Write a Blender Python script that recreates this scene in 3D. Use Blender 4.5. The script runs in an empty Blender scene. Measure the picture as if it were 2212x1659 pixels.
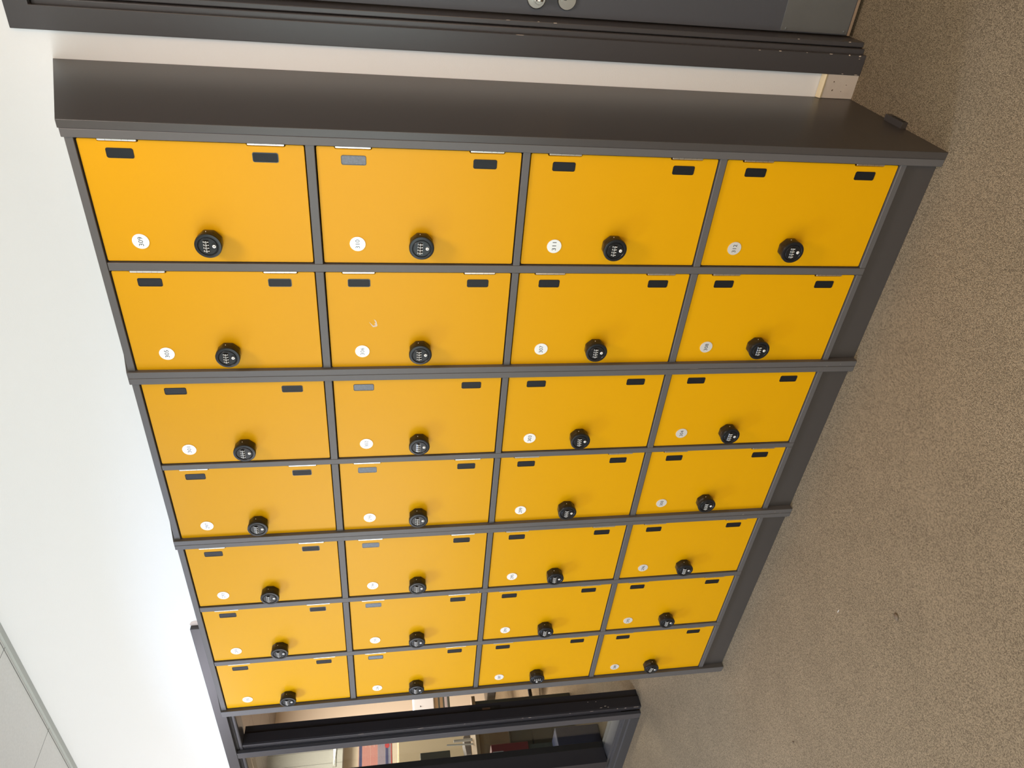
import bpy, math, random
from mathutils import Matrix, Vector
random.seed(7)
S = bpy.context.scene
COL = S.collection

# ------------------------------------------------------------------ camera
# phone held sideways: the camera's right axis points at the floor
cam_d = bpy.data.cameras.new('camera'); cam = bpy.data.objects.new('camera', cam_d); COL.objects.link(cam)
R0 = Vector((0.08330111, -0.14743487, -0.98555765))
R1 = Vector((-0.80685435, -0.59040751, 0.02012545))
R2 = Vector((-0.58484783, 0.793525, -0.16814007))
M = Matrix.Identity(4)
for i, a in enumerate((R0, -R1, -R2)):
    for j in range(3): M[j][i] = a[j]
M.translation = Vector((0.52404, -1.56584, 1.33153))
cam.matrix_world = M
cam_d.sensor_fit = 'HORIZONTAL'; cam_d.sensor_width = 36.0
cam_d.lens = 1572.995 / 2212.0 * 36.0
cam_d.clip_start = 0.02; cam_d.clip_end = 100
S.camera = cam

# ------------------------------------------------------------------ world, lights, exposure
W = bpy.data.worlds.new('world'); S.world = W; W.use_nodes = True
W.node_tree.nodes['Background'].inputs[0].default_value = (1.0, 0.93, 0.85, 1)
W.node_tree.nodes['Background'].inputs[1].default_value = 0.30
S.view_settings.view_transform = 'Standard'; S.view_settings.look = 'None'
S.view_settings.exposure = 0.0; S.view_settings.gamma = 1.0
S.view_settings.use_curve_mapping = False

def area(name, loc, target, sx, sy, power, color, spread=math.pi):
    l = bpy.data.lights.new(name, 'AREA'); l.shape = 'RECTANGLE'; l.size = sx; l.size_y = sy
    l.energy = power; l.color = color; l.spread = spread
    o = bpy.data.objects.new(name, l); COL.objects.link(o); o.location = loc
    d = Vector(target) - Vector(loc)
    o.rotation_euler = d.to_track_quat('-Z', 'Y').to_euler()
    return o
# ceiling lamps of the hall (cooler to the left) and soft fills added before the wall behind the camera
area('ceiling_lamp', (0.45, -0.82, 2.84), (0.45, -0.82, 0), 0.45, 0.45, 18.6, (1.000, 0.871, 0.806), math.radians(132))
area('ceiling_lamp', (-2.4, -1.05, 2.84), (-2.4, -1.05, 0), 0.45, 0.45, 36.0, (0.517, 0.667, 1.000), math.radians(150))
area('ceiling_lamp', (-4.9, -1.15, 2.84), (-4.9, -1.15, 0), 0.58, 0.58, 33.6, (0.893, 0.857, 1.000))
area('front_fill', (-0.6, -3.55, 1.60), (-0.6, 0.0, 1.60), 4.0, 1.50, 74.0, (0.811, 0.986, 1.000))  # added soft fill; its height follows the sheen on the doors
area('front_fill', (-5.0, -3.55, 1.7), (-5.0, 0.0, 1.7), 3.5, 1.8, 92.0, (1.000, 1.000, 1.000))  # added soft fill from the left front
area('front_fill', (2.4, -3.55, 1.0), (2.0, 0.0, 1.0), 1.8, 1.6, 48.0, (1.0, 0.56, 0.22))  # added warm fill for the wall strip beside the right door
area('office_lamp', (-5.0, 2.6, 2.83), (-5.0, 2.6, 0), 1.2, 0.6, 62, (1.0, 0.88, 0.76))
area('office_lamp', (-6.9, 2.7, 2.83), (-6.9, 2.7, 0), 1.2, 0.3, 150, (1.0, 0.88, 0.76))

# ------------------------------------------------------------------ materials
def mat(name, col, rough=0.5, metal=0.0, spec=0.5, bump=0.0, bscale=200.0, var=0.0, vscale=8.0, alpha=None, coat=0.0):
    m = bpy.data.materials.new(name); m.use_nodes = True
    nt = m.node_tree; b = nt.nodes['Principled BSDF']
    b.inputs['Base Color'].default_value = (*col, 1); b.inputs['Roughness'].default_value = rough
    b.inputs['Metallic'].default_value = metal; b.inputs['Specular IOR Level'].default_value = spec
    b.inputs['Coat Weight'].default_value = coat
    tc = nt.nodes.new('ShaderNodeTexCoord')
    if var:
        n = nt.nodes.new('ShaderNodeTexNoise'); n.inputs['Scale'].default_value = vscale; n.inputs['Detail'].default_value = 4
        nt.links.new(tc.outputs['Object'], n.inputs['Vector'])
        mx = nt.nodes.new('ShaderNodeMix'); mx.data_type = 'RGBA'
        mx.inputs['A'].default_value = (*[c*(1-var) for c in col], 1); mx.inputs['B'].default_value = (*[min(1, c*(1+var)) for c in col], 1)
        nt.links.new(n.outputs['Fac'], mx.inputs['Factor']); nt.links.new(mx.outputs['Result'], b.inputs['Base Color'])
    if bump:
        n2 = nt.nodes.new('ShaderNodeTexNoise'); n2.inputs['Scale'].default_value = bscale; n2.inputs['Detail'].default_value = 3
        nt.links.new(tc.outputs['Object'], n2.inputs['Vector'])
        bp = nt.nodes.new('ShaderNodeBump'); bp.inputs['Strength'].default_value = bump; bp.inputs['Distance'].default_value = 0.001
        nt.links.new(n2.outputs['Fac'], bp.inputs['Height']); nt.links.new(bp.outputs['Normal'], b.inputs['Normal'])
    return m

M_yellow = mat('yellow_laminate', (0.640, 0.310, 0.0), 0.34, spec=0.21, bump=0.10, bscale=900, var=0.02, vscale=6)
M_grey = mat('grey_laminate', (0.092, 0.085, 0.083), 0.44, spec=0.5, bump=0.08, bscale=900)
M_panel = mat('end_panel_laminate', (0.054, 0.047, 0.044), 0.36, spec=0.5, bump=0.08, bscale=700)
M_shade = mat('carcass_inside', (0.03, 0.028, 0.027), 0.6)
M_black = mat('black_plastic', (0.013, 0.011, 0.010), 0.16, spec=0.5)
M_face = mat('lock_face', (0.010, 0.0105, 0.012), 0.30, spec=0.35)
M_ins = mat('insert_plate', (0.010, 0.011, 0.013), 0.30, spec=0.25, bump=0.35, bscale=1500)
M_insw = mat('worn_painted_sheen_insert', (0.16, 0.18, 0.21), 0.45, spec=0.6, bump=0.8, bscale=900, var=0.5, vscale=240)  # wear plus a bluish window reflection painted into the base colour
M_white = mat('satin_aluminium_disc', (0.90, 0.89, 0.87), 0.42, metal=0.70)
M_metalw = mat('dial_white', (0.85, 0.82, 0.78), 0.3)
M_ink = mat('ink', (0.02, 0.02, 0.02), 0.6)
M_steel = mat('hinge_steel', (0.72, 0.70, 0.66), 0.28, metal=1.0)
M_plate = mat('brushed_kick_plate', (0.26, 0.27, 0.28), 0.42, metal=0.75, bump=0.25, bscale=60, var=0.12, vscale=9)
M_nickel = mat('satin_nickel', (0.50, 0.47, 0.43), 0.33, metal=1.0)
M_paint = mat('dark_grey_gloss_paint', (0.062, 0.058, 0.062), 0.34, spec=0.5, bump=0.2, bscale=60)
M_jamb = mat('black_jamb_paint', (0.028, 0.025, 0.028), 0.42, spec=0.35, bump=0.3, bscale=60)
M_doorp = mat('door_paint', (0.080, 0.082, 0.096), 0.45, spec=0.4, bump=0.15, bscale=120)
M_chip = mat('bare_chip', (0.62, 0.50, 0.40), 0.7)
M_skirt = mat('skirting_paint', (0.60, 0.53, 0.47), 0.5, bump=0.8, bscale=40, var=0.10, vscale=22)
M_caulk = mat('yellowed_caulk', (0.78, 0.66, 0.44), 0.45)
M_patch = mat('filler_patch', (0.66, 0.55, 0.50), 0.8)
M_trimc = mat('ceiling_trim', (0.50, 0.52, 0.50), 0.5)
M_cream = mat('cream', (0.72, 0.60, 0.42), 0.6)
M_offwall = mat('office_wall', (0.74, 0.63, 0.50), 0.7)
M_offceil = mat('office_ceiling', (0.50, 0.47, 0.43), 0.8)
M_green = mat('dark_green_grey', (0.075, 0.080, 0.068), 0.5)
M_lilac = mat('lilac_card', (0.50, 0.42, 0.42), 0.6)
M_gcard = mat('grey_card', (0.24, 0.21, 0.20), 0.6)
M_tan = mat('tan_board', (0.33, 0.22, 0.12), 0.6)
M_red = mat('red_plastic', (0.20, 0.030, 0.030), 0.4)
M_label = mat('white_label', (0.55, 0.53, 0.50), 0.6)
M_blue = mat('navy_plastic', (0.048, 0.056, 0.125), 0.6)
M_sill = mat('sill_paint', (0.045, 0.043, 0.045), 0.55, spec=0.3)
M_pblue = mat('poster_blue', (0.07, 0.075, 0.17), 0.5)
M_ppink = mat('poster_pink', (0.62, 0.36, 0.32), 0.5)
M_pgrey = mat('poster_grey', (0.26, 0.26, 0.34), 0.5)
M_pred = mat('poster_red', (0.50, 0.06, 0.07), 0.5)
M_pwhite = mat('poster_white', (0.75, 0.72, 0.68), 0.5)
M_bin = mat('bin_white', (0.85, 0.86, 0.90), 0.4)
M_leaf = mat('dry_leaf', (0.14, 0.10, 0.065), 0.8)

# white plaster wall with faint roller texture
M_wall = mat('white_wall', (0.88, 0.88, 0.89), 0.65, spec=0.3, bump=0.22, bscale=260, var=0.012, vscale=3)
M_wallb = mat('far_wall', (0.74, 0.70, 0.64), 0.7, spec=0.3)

def carpet():
    m = bpy.data.materials.new('ribbed_loop_carpet'); m.use_nodes = True
    nt = m.node_tree; N = nt.nodes; L = nt.links; b = N['Principled BSDF']
    b.inputs['Roughness'].default_value = 0.95; b.inputs['Specular IOR Level'].default_value = 0.1
    tc = N.new('ShaderNodeTexCoord')
    # slight warp so that ribs are not ruler straight
    nz = N.new('ShaderNodeTexNoise'); nz.inputs['Scale'].default_value = 120; nz.inputs['Detail'].default_value = 2
    L.new(tc.outputs['Object'], nz.inputs['Vector'])
    vs = N.new('ShaderNodeVectorMath'); vs.operation = 'MULTIPLY_ADD'
    vs.inputs[1].default_value = (0.0026, 0.004, 0); vs.inputs[2].default_value = (0, 0, 0)
    L.new(nz.outputs['Color'], vs.inputs[0])
    va = N.new('ShaderNodeVectorMath'); va.operation = 'ADD'
    L.new(tc.outputs['Object'], va.inputs[0]); L.new(vs.outputs[0], va.inputs[1])
    mp = N.new('ShaderNodeMapping'); mp.inputs['Scale'].default_value = (400, 360, 1)
    L.new(va.outputs[0], mp.inputs['Vector'])
    vo = N.new('ShaderNodeTexVoronoi'); vo.voronoi_dimensions = '2D'; vo.inputs['Scale'].default_value = 1.0; vo.inputs['Randomness'].default_value = 0.55
    L.new(mp.outputs[0], vo.inputs['Vector'])
    n2 = N.new('ShaderNodeTexNoise'); n2.inputs['Scale'].default_value = 6.0; n2.inputs['Detail'].default_value = 5
    L.new(tc.outputs['Object'], n2.inputs['Vector'])
    # rows of loops running away from the wall: valley between rows
    sx = N.new('ShaderNodeSeparateXYZ'); L.new(mp.outputs[0], sx.inputs[0])
    pp = N.new('ShaderNodeMath'); pp.operation = 'PINGPONG'; L.new(sx.outputs[0], pp.inputs[0]); pp.inputs[1].default_value = 0.5
    hh = N.new('ShaderNodeMath'); hh.operation = 'MULTIPLY_ADD'; L.new(pp.outputs[0], hh.inputs[0]); hh.inputs[1].default_value = -0.95; hh.inputs[2].default_value = 0.42
    hs = N.new('ShaderNodeMath'); hs.operation = 'ADD'; L.new(vo.outputs['Distance'], hs.inputs[0]); L.new(hh.outputs[0], hs.inputs[1])
    cr = N.new('ShaderNodeValToRGB')
    cr.color_ramp.elements[0].position = 0.12; cr.color_ramp.elements[0].color = (0.345, 0.268, 0.173, 1)
    cr.color_ramp.elements[1].position = 1.0; cr.color_ramp.elements[1].color = (0.082, 0.061, 0.038, 1)
    L.new(hs.outputs[0], cr.inputs[0])
    # loop to loop tone
    sep = N.new('ShaderNodeSeparateColor'); L.new(vo.outputs['Color'], sep.inputs[0])
    mr = N.new('ShaderNodeMapRange'); mr.inputs['To Min'].default_value = 0.66; mr.inputs['To Max'].default_value = 1.34
    L.new(sep.outputs[0], mr.inputs['Value'])
    mr2 = N.new('ShaderNodeMapRange'); mr2.inputs['To Min'].default_value = 0.86; mr2.inputs['To Max'].default_value = 1.14
    L.new(n2.outputs['Fac'], mr2.inputs['Value'])
    mu = N.new('ShaderNodeMath'); mu.operation = 'MULTIPLY'; L.new(mr.outputs[0], mu.inputs[0]); L.new(mr2.outputs[0], mu.inputs[1])
    vm = N.new('ShaderNodeVectorMath'); vm.operation = 'SCALE'; L.new(cr.outputs[0], vm.inputs[0]); L.new(mu.outputs[0], vm.inputs['Scale'])
    L.new(vm.outputs[0], b.inputs['Base Color'])
    bp = N.new('ShaderNodeBump'); bp.inputs['Strength'].default_value = 0.6; bp.inputs['Distance'].default_value = 0.0010; bp.invert = True
    L.new(hs.outputs[0], bp.inputs['Height']); L.new(bp.outputs['Normal'], b.inputs['Normal'])
    return m
M_carpet = carpet()

def ceiling_mat(name, col, x0, y0, step):
    m = bpy.data.materials.new(name); m.use_nodes = True
    nt = m.node_tree; N = nt.nodes; L = nt.links; b = N['Principled BSDF']; b.inputs['Roughness'].default_value = 0.9
    tc = N.new('ShaderNodeTexCoord'); sp = N.new('ShaderNodeSeparateXYZ'); L.new(tc.outputs['Object'], sp.inputs[0])
    outs = []
    for k, o in ((0, x0), (1, y0)):
        a = N.new('ShaderNodeMath'); a.operation = 'SUBTRACT'; L.new(sp.outputs[k], a.inputs[0]); a.inputs[1].default_value = o
        p = N.new('ShaderNodeMath'); p.operation = 'PINGPONG'; L.new(a.outputs[0], p.inputs[0]); p.inputs[1].default_value = step/2
        c = N.new('ShaderNodeMath'); c.operation = 'LESS_THAN'; L.new(p.outputs[0], c.inputs[0]); c.inputs[1].default_value = 0.0018
        outs.append(c)
    mxm = N.new('ShaderNodeMath'); mxm.operation = 'MAXIMUM'; L.new(outs[0].outputs[0], mxm.inputs[0]); L.new(outs[1].outputs[0], mxm.inputs[1])
    n = N.new('ShaderNodeTexNoise'); n.inputs['Scale'].default_value = 90; n.inputs['Detail'].default_value = 4; L.new(tc.outputs['Object'], n.inputs['Vector'])
    t = N.new('ShaderNodeMix'); t.data_type = 'RGBA'; t.inputs['A'].default_value = (*[c*0.92 for c in col], 1); t.inputs['B'].default_value = (*[c*1.08 for c in col], 1)
    L.new(n.outputs['Fac'], t.inputs['Factor'])
    g = N.new('ShaderNodeMix'); g.data_type = 'RGBA'; g.inputs['B'].default_value = (*[c*0.22 for c in col], 1)
    L.new(mxm.outputs[0], g.inputs['Factor']); L.new(t.outputs['Result'], g.inputs['A']); L.new(g.outputs['Result'], b.inputs['Base Color'])
    return m
M_tile = ceiling_mat('ceiling_tiles', (0.84, 0.84, 0.83), -2.204, 0.4165, 0.612)
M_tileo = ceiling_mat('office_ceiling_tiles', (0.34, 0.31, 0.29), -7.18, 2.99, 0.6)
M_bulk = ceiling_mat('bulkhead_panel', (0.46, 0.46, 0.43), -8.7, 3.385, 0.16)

def glass():
    m = bpy.data.materials.new('window_glass'); m.use_nodes = True
    nt = m.node_tree; N = nt.nodes; L = nt.links
    N.remove(N['Principled BSDF'])
    tr = N.new('ShaderNodeBsdfTransparent'); tr.inputs[0].default_value = (0.90, 0.93, 0.91, 1)
    gl = N.new('ShaderNodeBsdfGlossy'); gl.inputs['Roughness'].default_value = 0.02
    lw = N.new('ShaderNodeLayerWeight'); lw.inputs[0].default_value = 0.5
    pw = N.new('ShaderNodeMath'); pw.operation = 'POWER'; L.new(lw.outputs['Facing'], pw.inputs[0]); pw.inputs[1].default_value = 5
    fr = N.new('ShaderNodeMath'); fr.operation = 'MULTIPLY_ADD'; L.new(pw.outputs[0], fr.inputs[0]); fr.inputs[1].default_value = 0.96; fr.inputs[2].default_value = 0.04
    mx = N.new('ShaderNodeMixShader'); L.new(fr.outputs[0], mx.inputs[0]); L.new(tr.outputs[0], mx.inputs[1]); L.new(gl.outputs[0], mx.inputs[2])
    L.new(mx.outputs[0], N['Material Output'].inputs[0])
    return m
M_glass = glass()
def emit(name, col, s):
    m = bpy.data.materials.new(name); m.use_nodes = True
    b = m.node_tree.nodes['Principled BSDF']; b.inputs['Emission Color'].default_value = (*col, 1); b.inputs['Emission Strength'].default_value = s
    return m
M_tube = emit('lamp_diffuser', (1.0, 0.93, 0.75), 1.6)

# ------------------------------------------------------------------ mesh helper
class MB:
    def __init__(s): s.v = []; s.f = []; s.m = []; s.sm = []
    def add(s, vs, fs, mi=0, smooth=False):
        o = len(s.v); s.v += [tuple(p) for p in vs]
        for f in fs: s.f.append([o+i for i in f]); s.m.append(mi); s.sm.append(smooth)
        return s
    def box(s, x0, x1, y0, y1, z0, z1, mi=0):
        vs = [(x, y, z) for x in (x0, x1) for y in (y0, y1) for z in (z0, z1)]
        return s.add(vs, [(0,1,3,2), (4,6,7,5), (0,4,5,1), (2,3,7,6), (0,2,6,4), (1,5,7,3)], mi)
    def prism(s, poly, a0, a1, axis='y', mi=0, smooth=False):
        # poly: 2D points; axis y -> (x,z); axis x -> (y,z); axis z -> (x,y)
        def P(p, a):
            return {'y': (p[0], a, p[1]), 'x': (a, p[0], p[1]), 'z': (p[0], p[1], a)}[axis]
        n = len(poly)
        vs = [P(p, a0) for p in poly] + [P(p, a1) for p in poly]
        s.add(vs, [list(range(n))[::-1], list(range(n, 2*n))], mi)
        o = len(s.v) - 2*n
        for i in range(n):
            j = (i+1) % n; s.f.append([o+i, o+j, o+n+j, o+n+i]); s.m.append(mi); s.sm.append(smooth)
        return s
    def lathe(s, prof, cx, cz, n=48, mi=0, rfun=None):
        # profile of (r, y) around the y axis at (cx, cz)
        rings = []
        o = len(s.v)
        for r, y in prof:
            for k in range(n):
                t = 2*math.pi*k/n; rr = r*(rfun(t) if rfun else 1)
                s.v.append((cx+rr*math.cos(t), y, cz+rr*math.sin(t)))
        for i in range(len(prof)-1):
            for k in range(n):
                a = o+i*n+k; b = o+i*n+(k+1) % n
                s.f.append([a, b, b+n, a+n]); s.m.append(mi); s.sm.append(True)
        s.f.append([o+(len(prof)-1)*n+k for k in range(n)]); s.m.append(mi); s.sm.append(False)
        return s
    def tube(s, p0, p1, r, n=16, mi=0):
        p0 = Vector(p0); p1 = Vector(p1); d = (p1-p0).normalized()
        u = d.orthogonal().normalized(); w = d.cross(u)
        vs = [p0+u*r*math.cos(2*math.pi*k/n)+w*r*math.sin(2*math.pi*k/n) for k in range(n)]
        vs += [v+(p1-p0) for v in vs]
        s.add(vs, [[k, (k+1) % n, n+(k+1) % n, n+k] for k in range(n)], mi, True)
        o = len(s.v)-2*n
        s.f.append([o+k for k in range(n)][::-1]); s.m.append(mi); s.sm.append(False)
        s.f.append([o+n+k for k in range(n)]); s.m.append(mi); s.sm.append(False)
        return s
    def text(s, txt, cx, y, cz, height, mi=0, xscale=1.0, depth=0.0, wide=None, tilt=0.0):
        vs, fs = glyphs(txt)
        xs = [v[0] for v in vs]; zs = [v[1] for v in vs]
        k = height/(max(zs)-min(zs)); kx = k*xscale
        if wide: kx = wide/(max(xs)-min(xs))
        mx = (max(xs)+min(xs))/2; mz = (max(zs)+min(zs))/2
        return s.add([(cx+(a-mx)*kx, y, cz+(b-mz)*k) for a, b in vs], fs, mi)
    def mesh(s, name, mats):
        me = bpy.data.meshes.new(name); me.from_pydata(s.v, [], s.f)
        for m in mats: me.materials.append(m)
        me.polygons.foreach_set('material_index', s.m); me.polygons.foreach_set('use_smooth', s.sm)
        me.update(); me.validate(); me.set_sharp_from_angle(angle=math.radians(38))
        return me
    def build(s, name, mats, parent=None, bevel=0.0, segs=2, loc=None, recalc=True):
        if not isinstance(mats, (list, tuple)): mats = [mats]
        me = s.mesh(name, mats)
        return link(name, me, parent, bevel, segs, loc)

def link(name, me, parent=None, bevel=0.0, segs=2, loc=None):
    o = bpy.data.objects.new(name, me); COL.objects.link(o)
    if parent is not None: o.parent = parent
    if loc is not None: o.location = loc
    if bevel:
        b = o.modifiers.new('bevel', 'BEVEL'); b.width = bevel; b.segments = segs; b.limit_method = 'ANGLE'; b.angle_limit = math.radians(40)
        b.harden_normals = False
    return o

_gc = {}
def glyphs(txt):
    if txt in _gc: return _gc[txt]
    cu = bpy.data.curves.new('t', 'FONT'); cu.body = txt; cu.size = 1.0; cu.resolution_u = 3
    ob = bpy.data.objects.new('t', cu); COL.objects.link(ob)
    dg = bpy.context.evaluated_depsgraph_get(); me = bpy.data.meshes.new_from_object(ob.evaluated_get(dg))
    r = ([(v.co.x, v.co.y) for v in me.vertices], [list(p.vertices)[::1] for p in me.polygons])
    bpy.data.objects.remove(ob); bpy.data.curves.remove(cu); bpy.data.meshes.remove(me)
    _gc[txt] = r
    return r

def empty(name, loc=(0, 0, 0)):
    o = bpy.data.objects.new(name, None); COL.objects.link(o); o.location = loc; o.empty_display_size = 0.1
    return o
def tag(o, label=None, cat=None, group=None, kind=None):
    if label: o['label'] = label
    if cat: o['category'] = cat
    if group: o['group'] = group
    if kind: o['kind'] = kind
    return o

# ------------------------------------------------------------------ the setting
D = 0.451          # wall plane
HC = 2.865
fl = MB().box(-12, 4, -3.6, 6.5, -0.05, 0).build('floor', M_carpet); tag(fl, 'brown ribbed loop pile carpet floor', kind='structure')
ce = MB().box(-12, 4, -3.6, D+0.10, HC, HC+0.05).build('ceiling', M_tile); tag(ce, 'grey tiled suspended ceiling over the lockers', kind='structure')
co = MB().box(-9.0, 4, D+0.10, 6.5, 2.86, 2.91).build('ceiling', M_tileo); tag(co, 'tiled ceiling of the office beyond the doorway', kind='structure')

wb = MB()
Y0, Y1 = D, 0.545
wb.box(-12, -4.62, Y0, Y1, 0, HC)             # left of the glazing
wb.box(-4.62, -2.235, Y0, Y1, 2.115, HC)      # above doorway and glazing
wb.box(-2.235, 0.150, Y0, Y1, 0, HC)          # behind the lockers
wb.box(0.150, 1.06, Y0, Y1, 2.140, HC)         # above the right door
wb.box(1.06, 4, Y0, Y1, 0, HC)
w = wb.build('wall_back', M_wall); tag(w, 'white painted wall behind the lockers', kind='structure')
w = MB().box(-12, 4, -3.7, -3.6, 0, HC).build('wall_front', M_wallb); tag(w, 'wall opposite the lockers', kind='structure')
w = MB().box(4.0, 4.1, -3.6, 6.5, 0, HC).build('wall_right', M_wallb); tag(w, 'end wall on the right', kind='structure')
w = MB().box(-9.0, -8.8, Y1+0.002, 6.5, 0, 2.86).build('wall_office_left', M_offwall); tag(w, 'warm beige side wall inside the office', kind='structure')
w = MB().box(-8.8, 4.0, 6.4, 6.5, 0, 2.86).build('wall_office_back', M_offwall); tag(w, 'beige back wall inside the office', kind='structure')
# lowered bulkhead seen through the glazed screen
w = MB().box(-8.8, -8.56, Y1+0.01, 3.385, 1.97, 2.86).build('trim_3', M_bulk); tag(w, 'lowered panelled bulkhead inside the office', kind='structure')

t = MB().box(-12, 4, 0.4265, D-0.0005, HC-0.012, HC-0.001).build('trim_2', M_trimc); tag(t, 'pale edge trim between white wall and ceiling tiles', kind='structure')

# baseboard between lockers and right door frame, with caulk line
b = MB(); b.box(0.0405, 0.1045, 0.438, D-0.0005, 0, 0.098)
b.prism([(0.449, 0.096), (0.4365, 0.096), (0.4345, 0.101), (0.439, 0.106), (0.449, 0.109)], 0.0405, 0.1045, 'x', 1, True)
for x, z, r in ((0.085, 0.070, 0.0014), (0.086, 0.0705, 0.001), (0.062, 0.068, 0.0016), (0.064, 0.067, 0.001), (0.060, 0.040, 0.0009), (0.078, 0.030, 0.001)):
    b.box(x-r, x+r, 0.4374, 0.439, z-r*0.8, z+r*1.6, 2)
bb = b.build('baseboard_back', [M_skirt, M_caulk, M_leaf], bevel=0.0006); tag(bb, 'short scuffed cream skirting board between lockers and door frame', kind='structure')

# ---- door 1 (closed, right of the lockers)
d1 = empty('door_1', (0.62, 0.50, 0)); tag(d1, 'dark grey closed door with kick plate right of the lockers', kind='structure')
def rel(root, mb):
    l = root.location
    mb.v = [(x-l[0], y-l[1], z-l[2]) for x, y, z in mb.v]
    return mb
def part(root, mb, name, mats, bevel=0.0, segs=2, parent=None): return rel(root, mb).build(name, mats, parent or root, bevel, segs)
ar = MB()
ar.prism([(0.105, 0), (0.158, 0), (0.158, 2.127), (1.06, 2.127), (1.06, 2.180), (0.105, 2.180)], 0.435, D-0.0005)
part(d1, ar, 'architrave', M_paint, 0.0015)
fr = MB()
fr.box(0.1505, 0.171, 0.452, 0.57, 0, 2.126); fr.box(0.1725, 0.186, 0.464, 0.57, 0, 2.112)
fr.box(0.171, 1.06, 0.452, 0.57, 2.114, 2.1395); fr.box(0.186, 1.06, 0.464, 0.57, 2.100, 2.1125)
part(d1, fr, 'door_frame', M_paint, 0.0025, 3)
lf = MB().box(0.190, 1.05, 0.530, 0.572, 0.014, 2.096)
leaf = part(d1, lf, 'door_leaf', M_doorp, 0.001)
part(d1, MB().box(0.193, 1.04, 0.5275, 0.5298, 0.024, 0.228), 'kick_plate', M_plate, 0.0006)
part(d1, MB().box(0.190, 1.05, 0.5270, 0.5299, 0.0140, 0.0215), 'brass_edge_strip', mat('worn_brass', (0.30, 0.21, 0.14), 0.5), 0.0004)
kp = MB()
for x, z in ((0.199, 0.212), (0.200, 0.034)): kp.lathe([(0.0035, 0.5275), (0.0035, 0.5268), (0.002, 0.5264)], x, z, 14)
part(d1, kp, 'kick_plate_screws', M_plate)
ro = MB(); ro.lathe([(0.0255, 0.530), (0.0255, 0.524), (0.0235, 0.521)], 0.2305, 0.929, 40)
ro.lathe([(0.0105, 0.522), (0.0100, 0.500), (0.0100, 0.488)], 0.2305, 0.929, 24)
ro.tube((0.2305, 0.480, 0.929), (0.345, 0.480, 0.929), 0.0095, 20)
o = part(d1, ro, 'lever_handle', M_nickel, 0.0006)
ro = MB(); ro.lathe([(0.0255, 0.530), (0.0255, 0.524), (0.0235, 0.521)], 0.2320, 0.8475, 40)
ro.lathe([(0.0085, 0.5215), (0.0085, 0.518)], 0.2320, 0.8535, 24)
ro.box(0.2277, 0.2363, 0.5185, 0.5215, 0.832, 0.848)
ro.box(0.2312, 0.2328, 0.5174, 0.5182, 0.850, 0.857, 1)
part(d1, ro, 'keyhole_rose', [M_nickel, M_ink])
# chips in the gloss paint of the right frame
ch = MB()
def chip(mb, cx, cz, y, w, h, mi=0):
    n = 7; pts = []
    for k in range(n):
        a = 2*math.pi*k/n; r = random.uniform(0.6, 1.1)
        pts.append((cx+w*r*math.cos(a), cz+h*r*math.sin(a)))
    mb.prism(pts, y-0.00025, y+0.0004, 'y', mi)
for x, z, w_, h_ in ((0.1568, 0.052, .0022, .0035), (0.1555, 0.020, .0024, .0045), (0.149, 0.019, .0006, .003), (0.157, 0.108, .0012, .006), (0.157, 0.18, .0008, .003),
                     (0.157, 0.98, .0006, .014), (0.107, 0.014, .0008, .006), (0.108, 0.055, .0008, .004), (0.156, 0.32, .0007, .004), (0.157, 0.26, .0010, .005)):
    chip(ch, x, z, 0.435, w_, h_)
for x, z, w_, h_ in ((0.185, 0.885, .0009, .006), (0.1855, 0.93, .0006, .004), (0.1845, 0.20, .0008, .004), (0.1848, 0.045, .0010, .004), (0.185, 1.01, .0005, .008)):
    chip(ch, x, z, 0.464, w_, h_)
part(d1, ch, 'paint_chips', M_chip)

# ---- door 2: open doorway at the left with jamb; window_1: glazed screen beside it; trim_1: shared architrave
JX = -3.168
t1 = empty('trim_1', (-3.2, 0.44, 0)); tag(t1, 'dark grey architrave around the doorway and glazed screen', kind='structure')
tm = MB().box(-4.70, -2.182, 0.431, D-0.0005, 2.112, 2.163); part(t1, tm, 'head_architrave', M_paint, 0.0015)
tm = MB().box(-2.235, -2.182, 0.4315, D-0.0005, 0, 2.111); part(t1, tm, 'right_architrave', M_paint, 0.0015)
tm = MB().box(-3.256, -3.207, 0.431, 0.4505, 0, 2.1115); part(t1, tm, 'middle_architrave', M_paint, 0.0015)
pt = MB().prism([(-2.1812, 2.163), (-2.1812, 2.108), (-2.150, 2.106), (-2.152, 2.145), (-2.158, 2.158), (-2.172, 2.166)], D-0.0012, D+0.001)
pt = pt.build('trim_4', M_patch); tag(pt, 'bare filler patch on the wall beside the dark architrave end', kind='structure')

d2 = empty('door_2', (-2.7, 0.50, 0)); tag(d2, 'dark open doorway into the office left of the lockers', kind='structure')
jm = MB()   # left jamb of the opening with rebate for the leaf and beads on its front edge
jm.box(-3.205, JX, 0.4585, 0.5115, 0, 2.083); jm.box(-3.205, JX-0.010, 0.512, 0.556, 0, 2.083)
jm.prism([(-3.2055, 0.459), (-3.2055, 0.4545), (-3.197, 0.4525), (-3.190, 0.4545), (-3.189, 0.458), (-3.187, 0.458), (-3.186, 0.4525), (-3.178, 0.4495), (-3.170, 0.4515), (JX, 0.459)], 0, 2.083, 'z', 0)
part(d2, jm, 'left_jamb', M_jamb, 0.0008)
hd = MB()
hd.box(-4.60, -2.20, 0.4585, 0.5115, 2.083, 2.114); hd.box(-4.60, -2.20, 0.512, 0.556, 2.093, 2.114)
hd.prism([(0.459, 2.1115), (0.4545, 2.1115), (0.4525, 2.107), (0.4545, 2.1035), (0.458, 2.103), (0.458, 2.101), (0.4525, 2.100), (0.4495, 2.092), (0.4515, 2.085), (0.459, 2.083)], -4.60, -2.20, 'x', 0)
part(d2, hd, 'head_jamb', M_paint, 0.0006)
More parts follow.
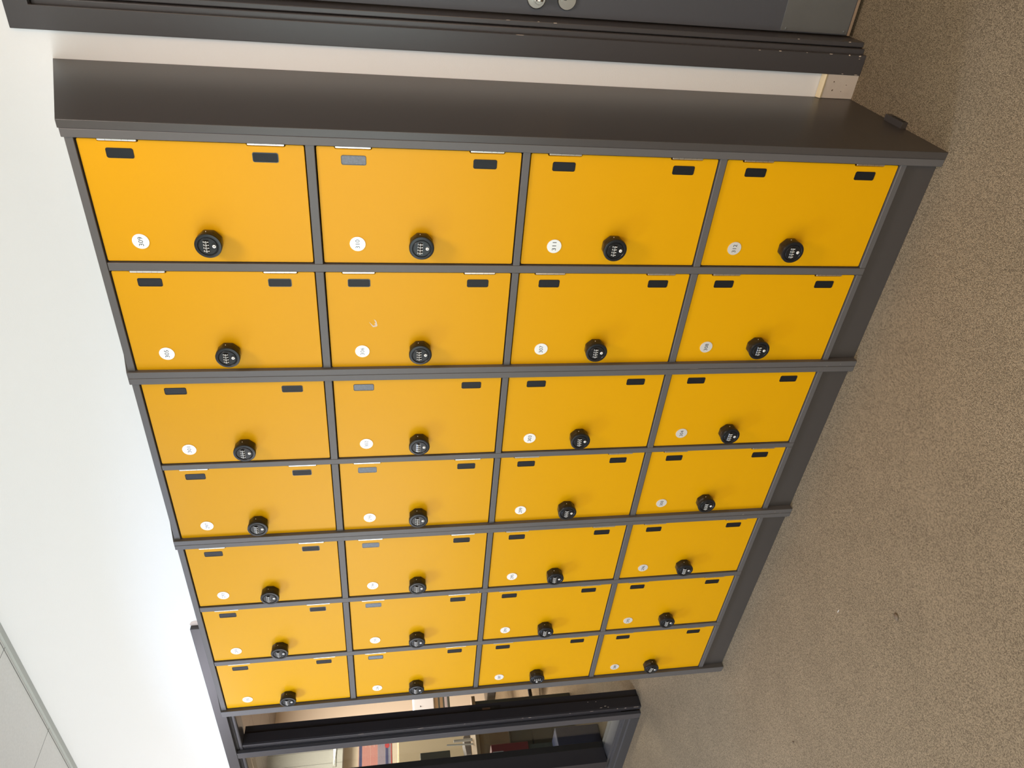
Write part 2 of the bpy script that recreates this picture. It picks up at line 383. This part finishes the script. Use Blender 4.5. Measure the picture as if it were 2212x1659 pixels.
rj = MB().box(-2.235, -2.22, 0.452, 0.556, 0, 2.083); part(d2, rj, 'right_jamb', M_jamb, 0.0008)
sp = MB()
sp.box(-0.004, 0.0, -0.012, 0.012, -0.085, 0.085)
sp.box(-0.001, 0.001, -0.007, 0.004, -0.030, 0.012, 1)
for z in (-0.070, -0.045, 0.040, 0.072): sp.add([], []).tube((0.0, 0.0, z), (0.0012, 0.0, z), 0.0055, 14, 0)
sp.v = [(x+JX-0.0085, y+0.527, z+0.855) for x, y, z in sp.v]
part(d2, sp, 'strike_plate', [mat('dark_strike_plate', (0.030, 0.027, 0.025), 0.4, metal=0.4), mat('strike_slot', (0.10, 0.055, 0.03), 0.5)], 0.0006)
ch = MB()
for z, w_, h_ in ((0.035, .0011, .012), (0.09, .0014, .006), (0.135, .0018, .005), (0.02, .0016, .008), (0.40, .0007, .004), (0.62, .0009, .010), (0.66, .0008, .006), (0.97, .0006, .004), (1.2, .0005, .02), (0.28, .0006, .01), (1.5, .0004, .02)):
    chip(ch, JX-0.004, z, 0.4508, w_, h_)
for z, w_, h_ in ((0.03, .0012, .010), (0.50, .0008, .004), (0.72, .0008, .005), (0.45, .0009, .007), (1.05, .0006, .004)):
    chip(ch, -3.1975, z, 0.4535, w_, h_)
part(d2, ch, 'paint_chips', M_chip)
ch = MB()
for y, z, a, h_ in ((0.470, 0.20, .0014, .007), (0.463, 0.225, .0012, .008), (0.4625, 0.185, .001, .005), (0.500, 0.245, .001, .003), (0.502, 0.29, .001, .003)):
    ch.prism([(y-a, z-h_*0.4), (y+a, z-h_), (y+a*1.4, z+h_*0.3), (y-a*0.2, z+h_)], JX-0.0002, JX+0.0003, 'x')
part(d2, ch, 'jamb_scratches', M_chip)

w1 = empty('window_1', (-3.9, 0.50, 0)); tag(w1, 'tall glazed screen in a dark frame left of the open doorway', kind='structure')
rl = MB()   # bottom rail with stepped moulding
rl.prism([(0.431, 0), (0.431, 0.052), (0.437, 0.056), (0.437, 0.079), (0.444, 0.082), (0.444, 0.087), (0.451, 0.089), (0.453, 0.100), (0.470, 0.104), (0.500, 0.107), (0.515, 0.108), (0.556, 0.108), (0.556, 0)], -4.58, -3.2575, 'x')
part(w1, rl, 'bottom_rail', M_sill, 0.0008)
ml = MB(); ml.box(-3.82, -3.712, 0.431, 0.556, 0.1085, 2.082); part(w1, ml, 'mullion', M_jamb, 0.001)
ml = MB(); ml.box(-4.62, -4.55, 0.452, 0.556, 0, 2.082); part(w1, ml, 'left_stile', M_jamb, 0.001)
ml = MB(); ml.box(-3.256, -3.206, 0.452, 0.556, 0.1085, 2.082); part(w1, ml, 'right_stile', M_jamb, 0.001)
for x0, x1 in ((-3.711, -3.257), (-4.549, -3.821)):
    g = MB().box(x0, x1, 0.518, 0.522, 0.109, 2.082); part(w1, g, 'glass_pane', M_glass)

# ------------------------------------------------------------------ lockers
DW, DH = 0.27, 0.4393
ZT = [1.9338, 1.4701, 1.0089, 0.5466]
def rrect(cx, cz, w, h, r, n=5):
    pts = []
    for sx, sz, a0 in ((1, 1, 0), (-1, 1, 90), (-1, -1, 180), (1, -1, 270)):
        for k in range(n+1):
            a = math.radians(a0+90*k/n)
            pts.append((cx+sx*(w/2-r)+r*math.cos(a), cz+sz*(h/2-r)+r*math.sin(a)))
    return pts
# door leaf mesh; origin at its top right corner on the front face
def door_mesh():
    m = MB(); r = 0.003; N = 0.0048
    pts = [(0, -r), ]
    h1, h2 = -0.0408, -0.1118; h3, h4 = -0.3275, -0.3985
    right = [(0, -r), (0, h1+0.004), (-N+0.001, h1+0.0025), (-N, h1), (-N, h2), (-N+0.001, h2-0.0025), (0, h2-0.004), (0, h3+0.004), (-N+0.001, h3+0.0025), (-N, h3), (-N, h4), (-N+0.001, h4-0.0025), (0, h4-0.004), (0, -DH+r)]
    def cor(cx, cz, a0): return [(cx+r*math.cos(math.radians(a0+k*30)), cz+r*math.sin(math.radians(a0+k*30))) for k in range(4)]
    # clockwise from the top right going down
    pts = right + cor(-r, -DH+r, 0)[::-1][:0]
    pts = right
    pts += [(-r*0.3, -DH+r*0.3), (-r, -DH)]
    pts += [(-DW+r, -DH), (-DW+r*0.3, -DH+r*0.3), (-DW, -DH+r)]
    pts += [(-DW, -r), (-DW+r*0.3, -r*0.3), (-DW+r, 0), (-r, 0), (-r*0.3, -r*0.3)]
    pts = pts[::-1]
    m.prism(pts, 0.0, 0.018)
    return m.mesh('door', [M_yellow])
DOOR = door_mesh()

def hinge_mesh():
    m = MB(); L = 0.071; n = 5; seg = L/n
    gaps = [0, .2, .37, .63, .8, 1.0]
    for i in range(5):
        z0 = -L/2+L*gaps[i]+0.0003; z1 = -L/2+L*gaps[i+1]-0.0003
        m.tube((0, 0, z0), (0, 0, z1), 0.0034, 18)
    m.tube((0, 0, L/2-0.0008), (0, 0, L/2+0.0012), 0.0028, 16); m.tube((0, 0, -L/2-0.0012), (0, 0, -L/2+0.0008), 0.0028, 16)
    m.box(-0.0035, -0.0005, 0.0015, 0.016, -L/2, L/2)
    return m.mesh('hinge', [M_steel])
HINGE = hinge_mesh()
def insert_mesh(worn_sheen):
    m = MB(); w, h = 0.021, 0.0525
    outer = rrect(0, 0, w, h, 0.0042); inner = rrect(0, 0, w-0.0026, h-0.0026, 0.0032)
    n = len(outer)
    vs = [(p[0], -0.0007, p[1]) for p in outer]+[(p[0], -0.0007, p[1]) for p in inner]
    vs += [(p[0], 0.001, p[1]) for p in outer]+[(p[0], -0.0002, p[1]) for p in inner]
    fs = []
    for i in range(n):
        j = (i+1) % n
        fs += [[i, j, n+j, n+i], [2*n+i, 2*n+j, j, i], [n+i, n+j, 3*n+j, 3*n+i]]
    m.add(vs, fs, 0)
    m.add([(p[0], -0.00025, p[1]) for p in inner], [list(range(n))], 1)
    return m.mesh('black_insert', [M_black, M_insw if worn_sheen else M_ins])
INS = insert_mesh(False); INSW = insert_mesh(True)

def lock_mesh():
    m = MB()
    def oct_(t):
        a = ((t+math.pi/10) % (math.pi/5))-math.pi/10
        v = math.cos(math.pi/10)/math.cos(a)
        return 0.962 + (v-math.cos(math.pi/10))*0.95
    def oct8(t):
        a = ((t+math.pi/8) % (math.pi/4))-math.pi/8
        return min(1.0, 0.945/math.cos(a))
    # faceted body
    m.lathe([(0.0270, 0.0), (0.0278, -0.0015), (0.0278, -0.0185), (0.0268, -0.0200)], 0, 0, 96, 0, oct8)
    # round dial head with rim, groove and inner face
    m.lathe([(0.0272, -0.0195), (0.0286, -0.0205), (0.0286, -0.0275), (0.0278, -0.0288), (0.0262, -0.0292), (0.0222, -0.0292), (0.0214, -0.0284), (0.0208, -0.0272), (0.0200, -0.0272), (0.0194, -0.0283), (0.0188, -0.0288), (0.001, -0.0288)], 0, 0, 72, 1)
    yf = -0.0288
    # recessed looking window frame around four number wheels
    wx = [-0.0108, -0.0037, 0.0034, 0.0105]
    m.box(-0.0155, 0.0152, yf-0.0004, yf+0.001, -0.0030, 0.0098, 0)
    for x in wx:
        n = 14; vs = []; r = 0.0068; half = 0.0029
        for k in range(n+1):
            a = math.radians(-62+124*k/n)
            vs.append((r*math.sin(a), yf+0.0036-r*math.cos(a)))
        pr = [(-0.0, 0.0)]
        for k in range(n):
            (z0, y0), (z1, y1) = vs[k], vs[k+1]
            m.add([(x-half, y0, 0.0034+z0), (x+half, y0, 0.0034+z0), (x+half, y1, 0.0034+z1), (x-half, y1, 0.0034+z1)], [[0, 1, 2, 3]], 0, True)
        for sx in (-half, half):
            m.add([(x+sx, yf+0.001, 0.0034-0.006)]+[(x+sx, y0, 0.0034+z0) for z0, y0 in vs]+[(x+sx, yf+0.001, 0.0034+0.006)], [list(range(n+3))], 0)
        for zz, ch, hgt, wd in ((0.0078, '8', 0.0030, 0.0040), (0.0034, '0', 0.0046, 0.0046), (-0.0006, '1', 0.0028, 0.0022)):
            yy = yf+0.0036-math.sqrt(max(r*r-(zz-0.0034)**2, 1e-9))-0.00025
            m.text(ch, x, yy, zz, hgt, 2, wide=wd)
    # key cylinder
    m.lathe([(0.0064, yf+0.0008), (0.0064, yf-0.0006), (0.0052, yf-0.0006), (0.0048, yf+0.0002)], 0.0, -0.0128, 32, 1)
    m.lathe([(0.0038, yf+0.001), (0.0038, yf-0.0008), (0.0034, yf-0.0011)], 0.0, -0.0128, 28, 2)
    m.prism(rrect(0.0, -0.0128, 0.0014, 0.0040, 0.0006, 3), yf-0.0013, yf-0.0008, 'y', 0)
    # thumb crescents each side of the cylinder
    for s in (1,):
        pts = []
        for k in range(9):
            a = math.radians(-60+120*k/8); pts.append((0.0084*math.cos(a), -0.0128+0.0060*math.sin(a)))
        for k in range(9):
            a = math.radians(60-120*k/8); pts.append((0.0066*math.cos(a), -0.0128+0.0060*math.sin(a)))
        m.prism(pts[::-1], yf-0.0008, yf+0.0003, 'y', 0)
    # index pin on the side of the body
    m.tube((0.0255, -0.0125, 0.0045), (0.0278, -0.0125, 0.0045), 0.0009, 10, 2)
    return m.mesh('combination_lock', [M_black, M_face, M_metalw])
LOCK = lock_mesh()

def disc(num, parent):
    m = MB(); m.lathe([(0.0175, 0.0005), (0.0175, -0.0015)], 0, 0, 48, 0)
    m.text(str(num), 0, -0.00165, 0, 0.0098, 1, wide=0.0215)
    o = m.build('number_disc', [M_white, M_ink], parent, loc=(-0.222, 0, -0.077))
    o['label'] = 'round white disc reading %d' % num
    return o

worn_sheen = {(301, 0), (302, 0), (298, 0), (294, 0), (290, 0), (286, 0), (310, 0)}
worn_sheen -= {(301, 0)}
# columns: (right edge x, first number)
COLS = [(0.0, 309), (-0.295, 305), (-0.6030, 301), (-0.8963, 297), (-1.2133, 293), (-1.5100, 289), (-1.8073, 285)]
UNITS = [
 # name of carcass: x_right outer, x_left outer, cols, label
 (0.0222, -0.5822, (0, 1), 'dark grey locker bank with yellow doors 305 to 312, nearest the right door frame'),
 (-0.5828, -1.1838, (2, 3), 'middle dark grey locker bank with yellow doors 297 to 304'),
 (-1.1844, -2.0985, (4, 5, 6), 'widest dark grey locker bank with yellow doors 285 to 296, beside the doorway'),
]
ZTOP, ZB, SL = 1.9555, 2.1085, (2.1085-1.9555)/(0.4495+0.012)
def side_poly(yf, zf): return [(yf, 0), (0.4495, 0), (0.4495, ZB), (yf, zf)]
def locker(x1, x0, cols, label):
    root = empty('locker_bank', ((x0+x1)/2, 0.22, 0)); tag(root, label, 'locker', 'locker banks along the white wall')
    P = lambda mb, name, mats=M_grey, bevel=0.0012: part(root, mb, name, mats, bevel)
    T = 0.0178
    P(MB().prism(side_poly(-0.012, ZTOP), x1-T, x1, 'x'), 'side_panel')
    P(MB().prism(side_poly(-0.012, ZTOP), x0, x0+T, 'x'), 'side_panel')
    xi0, xi1 = x0+T+0.0002, x1-T-0.0002
    # vertical dividers between columns
    edges = [(COLS[c][0]-DW, COLS[c][0]) for c in cols]
    posts = []
    for a, b_ in zip(edges[:-1], edges[1:]):
        p1, p0 = a[0]-0.0027, b_[1]+0.0027
        posts.append((p0, p1))
        P(MB().box(p0, p1, -0.0048, 0.43, 0.0882, 1.9355), 'divider')
    bays = []
    r = xi1
    for p0, p1 in posts: bays.append((p1+0.0002, r)); r = p0-0.0002
    bays.append((xi0, r))
    tr = MB().box(xi0, xi1, -0.0046, 0.43, 1.9365, 1.9535); P(tr, 'top_rail')
    for k in range(3):
        z1 = ZT[k]-DH-0.0028; z0 = ZT[k+1]+0.0028
        m = MB()
        for a, b_ in bays: m.box(a, b_, -0.0046, 0.43, z0, z1)
        P(m, 'shelf_rail')
    m = MB()
    for a, b_ in bays: m.box(a, b_, -0.0050, 0.43, 0.0885, 0.1045)
    P(m, 'bottom_rail')
    P(MB().box(xi0, xi1, 0.0060, 0.020, 0, 0.088), 'plinth', M_panel)
    P(MB().box(xi0, xi1, 0.4305, 0.447, 0.02, 2.09), 'back_panel', M_shade, 0)
    P(MB().prism([(0.020, 1.9540), (0.4300, 1.9540+SL*0.40), (0.4300, 1.9540+SL*0.40+0.006), (0.020, 1.9585)], xi0, xi1, 'x'), 'sloping_top', M_grey, 0)
    for c in cols:
        xr, n0 = COLS[c]
        for k in range(4):
            num = n0+k
            d = link('door', DOOR, root, 0.0007, 2, loc=Vector((xr, 0.0, ZT[k]))-root.location)
            d['label'] = 'yellow door numbered %d' % num
            for z in (-0.0763, -0.3630):
                link('hinge', HINGE, d, loc=(0.0001, -0.0006, z))
            for q, z in enumerate((-0.0763, -0.3595)):
                wq = (num, q) in worn_sheen
                i_ = link('black_insert', INSW if wq else INS, d, loc=(-0.0280, 0, z))
                if wq: i_['label'] = 'black insert with pale grey wear and a painted-in bright reflection'
            link('combination_lock', LOCK, d, 0.0, loc=(-0.2185, 0, -0.2215)).rotation_euler = (0, math.radians({309: 2, 310: 3, 306: -1, 302: 1, 287: 92, 288: 12}.get(num, random.uniform(-2.5, 2.5))), 0)
            disc(num, d)
            if num == 306:
                raw = [(-0.4310,1.3740),(-0.4330,1.3720),(-0.4390,1.3655),(-0.4375,1.3625),(-0.4360,1.3610),(-0.4345,1.3612),(-0.4330,1.3600),(-0.4240,1.3622),(-0.4250,1.3590),(-0.4290,1.3560),(-0.4410,1.3540),(-0.4440,1.3555),(-0.4470,1.3660),(-0.4450,1.3690)]
                raw = [(-0.4240,1.3625),(-0.4262,1.3580),(-0.4300,1.3552),(-0.4410,1.3538),(-0.4438,1.3552),(-0.4470,1.3655),(-0.4425,1.3735),(-0.4440,1.3640),(-0.4372,1.3588),(-0.4330,1.3618),(-0.4352,1.3575)]
                raw = [(-0.4310,1.3740),(-0.4440,1.3665),(-0.4462,1.3640),(-0.4440,1.3548),(-0.4412,1.3538),(-0.4310,1.3556),(-0.4262,1.3582),(-0.4240,1.3620),(-0.4335,1.3580),(-0.4365,1.3612),(-0.4400,1.3578),(-0.4422,1.3640)]
                s = MB().prism([(x-xr, z-ZT[k]) for x, z in raw], -0.0003, 0.0004, 'y')
                s = s.build('scraped_patch', M_chip, d)
                s['label'] = 'pale scraped patch in the yellow laminate'
    return root
banks = [locker(*u) for u in UNITS]
def knocks(root, pts, y, m_=M_chip):
    k = MB()
    for x, z, w_, h_ in pts: chip(k, x, z, y, w_, h_)
    o_ = part(root, k, 'edge_knocks', m_); o_['label'] = 'small knocks in the carcass edging'
M_knock = mat('rubbed_edge', (0.20, 0.17, 0.15), 0.6)
knocks(banks[0], [(-0.581, 0.492, .0006, .016), (-0.580, 0.40, .0005, .02), (-0.579, 0.30, .0006, .008), (-0.580, 0.09, .0014, .003), (-0.574, 0.05, .0012, .002)], -0.0122, M_knock)
knocks(banks[1], [(-1.179, 0.175, .0022, .004), (-1.176, 0.06, .0012, .003), (-1.182, 0.04, .0010, .006)], -0.0122, M_knock)
knocks(banks[2], [(-1.4995, 1.043, .0010, .0025)], -0.0050, M_chip)
# cladding panels at both ends of the row
r = banks[0]
o = part(r, MB().prism([(-0.013, 0), (0.4500, 0), (0.4500, 2.1105), (-0.013, 1.9575)], 0.0226, 0.0398, 'x'), 'end_panel', [M_panel], 0.0010)
o['label'] = 'dark end panel facing the right door'
o = part(r, MB().prism([(-0.0128, 0), (0.004, 0), (0.004, 1.960), (-0.0128, 1.9572)], 0.0225, 0.0397, 'x'), 'end_panel_edge', [M_grey], 0.0010)
o['label'] = 'grey front edging of the end panel'
ft = MB()
ft.box(0.0400, 0.0560, 0.165, 0.243, 0.0, 0.016)
for k in range(4): ft.box(0.0562, 0.0568, 0.170+k*0.014, 0.178+k*0.014, 0.003, 0.013, 1)
o = part(r, ft, 'floor_bracket', [M_panel, M_ink], 0.0008); o['label'] = 'small dark slotted bracket at the foot of the end panel'
r = banks[2]
o = part(r, MB().prism([(-0.0105, 0), (0.4500, 0), (0.4500, 2.1085), (-0.0105, 1.9555)], -2.1155, -2.0988, 'x'), 'end_panel', [M_grey], 0.0010)

# ------------------------------------------------------------------ bits on the carpet
le = MB(); pts = [(-1.036, -0.526), (-1.027, -0.531), (-1.026, -0.541), (-1.033, -0.546), (-1.041, -0.546), (-1.040, -0.535)]
le.add([(x, y, 0.0012+0.001*((i*3) % 4)/3) for i, (x, y) in enumerate(pts)]+[(-1.034, -0.538, 0.003)], [[(i+1) % 6, i, 6] for i in range(6)])
o = le.build('dry_leaf_scrap', M_leaf, loc=(0, 0, 0))
sol = o.modifiers.new('s', 'SOLIDIFY'); sol.thickness = 0.0012; sol.offset = 1
tag(o, 'small dry brown leaf scrap on the carpet in front of the lockers', 'leaf')
sl = MB().box(-1.2445, -1.2335, -0.3685, -0.3665, 0.0, 0.0012).build('paper_sliver', M_label, None); tag(sl, 'tiny pale sliver of paper on the carpet between the leaf scrap and the lockers', 'scrap')
pb = MB(); pb.lathe([(0.0028, 0.0), (0.0036, -0.0015), (0.0030, -0.003), (0.001, -0.0042)], 0, 0, 9)
pb.v = [(x, z, -y) for x, y, z in pb.v]
o = pb.build('dirt_crumb', M_leaf, loc=(-1.821, -0.464, 0.0)); tag(o, 'tiny dark crumb of dirt on the carpet near the left end of the lockers', 'dirt')

# ------------------------------------------------------------------ office seen through the doorway
o = MB().box(-7.18, -7.0, 2.70, 3.15, 0.905, 1.131).build('printer', M_bin); 
def thing(mb, name, mats, label, cat, group=None, bevel=0.003, base=None):
    o = mb.build(name, mats, None, bevel); tag(o, label, cat, group); return o
bpy.data.objects.remove(o)
# side cabinet run along the office wall, carrying a printer and box files
def off(name, loc, label, cat, group=None):
    e = empty(name, loc); tag(e, label, cat, group); return e
c = off('side_table', (-7.2, 2.8, 0), 'dark low side table under the white printer in the office', 'table')
part(c, MB().box(-7.26, -6.98, 2.60, 3.10, 0.735, 0.760), 'table_top', M_green, 0.003)
for x in (-7.24, -7.00):
    for y in (2.62, 3.08): part(c, MB().box(x-0.02, x+0.02, y-0.02, y+0.02, 0, 0.7345), 'leg', M_green, 0.002)
c = off('printer', (-7.2, 2.8, 0.902), 'white office printer on a stack of files, seen through the open doorway', 'printer')
pm = MB(); pm.box(-7.25, -7.0, 2.62, 3.08, 0.902, 1.131); part(c, pm, 'body', M_bin, 0.012)
pm = MB(); pm.box(-7.0, -6.994, 2.868, 2.94, 0.95, 1.11); part(c, pm, 'front_tray', M_green, 0.003)
pm = MB(); pm.box(-6.9995, -6.996, 2.775, 2.79, 1.05, 1.056); part(c, pm, 'logo_badge', M_ink, 0)
zz = 0.7605
for i, (h, m_, nm) in enumerate(((0.030, M_lilac, 'pink'), (0.016, M_green, 'black'), (0.034, M_tan, 'brown'), (0.018, M_green, 'dark'), (0.041, M_tan, 'tan'))):
    o = MB().box(-7.24+0.01*(i % 2), -7.01, 2.64, 3.06, zz, zz+h-0.0005).build('file_folder', m_, None, 0.002)
    tag(o, '%s flat folder, number %d up in the stack under the white printer' % (nm, i+1) if False else
        ('%s flat folder in the stack under the white printer' % {0: 'pinkish bottom', 1: 'thin black lowest', 2: 'brown middle', 3: 'thin dark upper', 4: 'tan topmost'}[i]), 'folder', 'folders under the printer')
    zz += h
c = off('office_chair', (-5.62, 2.26, 0), 'black swivel office chair glimpsed through the open doorway', 'chair')
part(c, MB().prism(rrect(-5.62, 2.26, 0.46, 0.46, 0.10), 0.42, 0.50, 'z'), 'seat', M_black, 0.015, 3)
part(c, MB().prism(rrect(-5.62, 0.86, 0.42, 0.50, 0.10), 2.50, 2.55, 'y'), 'backrest', M_black, 0.015, 3)
part(c, MB().box(-5.65, -5.59, 2.515, 2.545, 0.40, 0.66), 'back_bracket', M_black, 0.004)
part(c, MB().box(-5.65, -5.59, 2.28, 2.545, 0.395, 0.4195), 'seat_arm', M_black, 0.004)
pm = MB().tube((-5.62, 2.26, 0.10), (-5.62, 2.26, 0.42), 0.028, 16); part(c, pm, 'gas_post', M_steel)
for k in range(5):
    a = 2*math.pi*k/5+0.3; pm = MB(); x, y = -5.62+0.29*math.cos(a), 2.26+0.29*math.sin(a)
    pm.tube((-5.62, 2.26, 0.11), (x, y, 0.075), 0.018, 10); pm.tube((x, y-0.012, 0.028), (x, y+0.012, 0.028), 0.028, 14)
    part(c, pm, 'caster_leg', M_black)
# through the glazed screen: poster on the far wall
c = off('wall_poster', (-8.79, 3.2, 1.58), 'pink and blue printed poster with a red badge on the office wall', 'poster')
px = -8.795
pm = MB(); pm.box(px, px+0.004, 2.86, 3.395, 1.375, 1.790, 0)
pm.box(px+0.004, px+0.0045, 2.87, 3.385, 1.745, 1.782, 1); pm.box(px+0.004, px+0.0045, 2.88, 3.378, 1.39, 1.55, 2)
pm.box(px+0.0046, px+0.0048, 2.88, 3.378, 1.418, 1.452, 1)
for k in range(11):
    z = 1.735-k*0.0165 - (0.006 if k > 5 else 0)
    pm.box(px+0.0046, px+0.005, 2.93, 3.37-0.02*(k % 3), z-0.004, z, 3)
for k in range(5): pm.box(px+0.0046, px+0.005, 2.93, 3.35-0.02*(k % 2), 1.535-k*0.017, 1.538-k*0.017, 0)
pm.box(px+0.0046, px+0.0048, 2.88, 3.39, 1.377, 1.386, 3)
part(c, pm, 'sheet', [M_ppink, M_pblue, M_pgrey, M_pred], 0)
pm = MB(); pm.prism([(3.335+0.036*math.cos(a*math.pi/12), 1.432+0.030*math.sin(a*math.pi/12)) for a in range(24)], px+0.0046, px+0.0060, 'x')
part(c, pm, 'red_badge', M_pred, 0)
c = off('ceiling_light', (-8.54, 3.1, 2.03), 'bright strip light under the bulkhead beyond the glazed screen', 'light')
part(c, MB().box(-8.5595, -8.545, 3.01, 3.26, 2.045, 2.085), 'housing', M_bulk, 0.003)
part(c, MB().prism([(3.235, 2.050), (3.235, 2.082), (3.03, 2.068), (3.03, 2.064)], -8.5445, -8.530, 'x'), 'diffuser', M_tube, 0)
c = off('tall_cupboard', (-6.75, 2.0, 0), 'tall cream cupboard standing in the office behind the glazed screen', 'cupboard')
part(c, MB().box(-7.0, -6.505, 1.50, 2.20, 0, 1.311), 'body', M_cream, 0.003)
part(c, MB().box(-6.504, -6.488, 1.505, 2.195, 0.03, 1.300), 'door', M_cream, 0.003)
c = off('desk', (-4.95, 1.15, 0), 'tan topped desk behind the glazed screen', 'desk')
part(c, MB().box(-5.3, -4.60, 0.62, 1.44, 0.735, 0.762), 'desktop', M_tan, 0.003)
part(c, MB().box(-4.66, -4.64, 0.92, 1.36, 0.515, 0.7345), 'front_panel', M_tan, 0.002)
for x in (-5.26, -4.66):
    for y in (0.66, 1.40): part(c, MB().box(x-0.02, x+0.02, y-0.02, y+0.02, 0, 0.7345), 'leg', M_green, 0.002)
c = off('monitor', (-5.55, 1.4, 0.7625), 'dark grey flat monitor turned away behind the glazed screen', 'monitor')
c.location = (-5.2, 1.25, 0.7625)
part(c, MB().box(-5.24, -5.215, 1.02, 1.365, 0.905, 1.14), 'screen', M_green, 0.004)
part(c, MB().box(-5.225, -5.205, 1.17, 1.21, 0.775, 0.93), 'stand', M_green, 0.002)
part(c, MB().prism(rrect(-5.2, 1.19, 0.12, 0.20, 0.02), 0.7625, 0.775, 'z'), 'foot', M_green, 0.001)
o = MB().prism([(1.385, 0.7625), (1.20, 0.7625), (1.20, 0.80), (1.33, 0.815), (1.385, 0.772)], -5.12, -4.98, 'x').build('paper_tray', M_gcard, None, 0.002)
tag(o, 'grey wedge shaped paper tray on the desk beside the monitor', 'tray')
o = MB().tube((-4.85, 1.24, 0.7625), (-4.85, 1.24, 0.90), 0.011, 12).build('white_bottle', M_label, None); tag(o, 'slim pale bottle standing on the desk by the monitor', 'bottle')
o = MB().tube((-4.82, 1.19, 0.7625), (-4.82, 1.20, 0.955), 0.006, 10).build('desk_lamp_arm', M_label, None); tag(o, 'thin pale upright lamp arm on the desk', 'lamp')
c = off('drawer_pedestal', (-4.9, 1.1, 0), 'dark grey drawer pedestal under the desk behind the glass', 'drawers')
part(c, MB().box(-5.10, -4.70, 0.92, 1.34, 0.0, 0.50), 'body', M_green, 0.004)
for k in range(3): part(c, MB().box(-4.6995, -4.685, 0.93, 1.33, 0.02+0.16*k, 0.17+0.16*k), 'drawer', M_green, 0.002)
c = off('red_crate', (-4.35, 0.80, 0), 'red plastic crate with white labels standing behind the glass', 'crate')
part(c, MB().box(-4.59, -4.30, 0.62, 0.905, 0.445, 0.70), 'body', M_red, 0.006)
part(c, MB().box(-4.2995, -4.298, 0.66, 0.853, 0.62, 0.69), 'label_card', M_label, 0)
part(c, MB().box(-4.58, -4.56, 0.63, 0.89, 0, 0.4445), 'stand', M_green, 0.001)
part(c, MB().box(-4.34, -4.32, 0.63, 0.89, 0, 0.4445), 'stand', M_green, 0.001)
part(c, MB().box(-4.559, -4.341, 0.63, 0.89, 0.425, 0.4445), 'shelf', M_green, 0.001)
o = MB().box(-4.25, -4.08, 0.60, 0.862, 0.0, 0.295).build('storage_bin', M_blue, None, 0.008); tag(o, 'navy blue storage bin on the floor right behind the glass', 'bin')
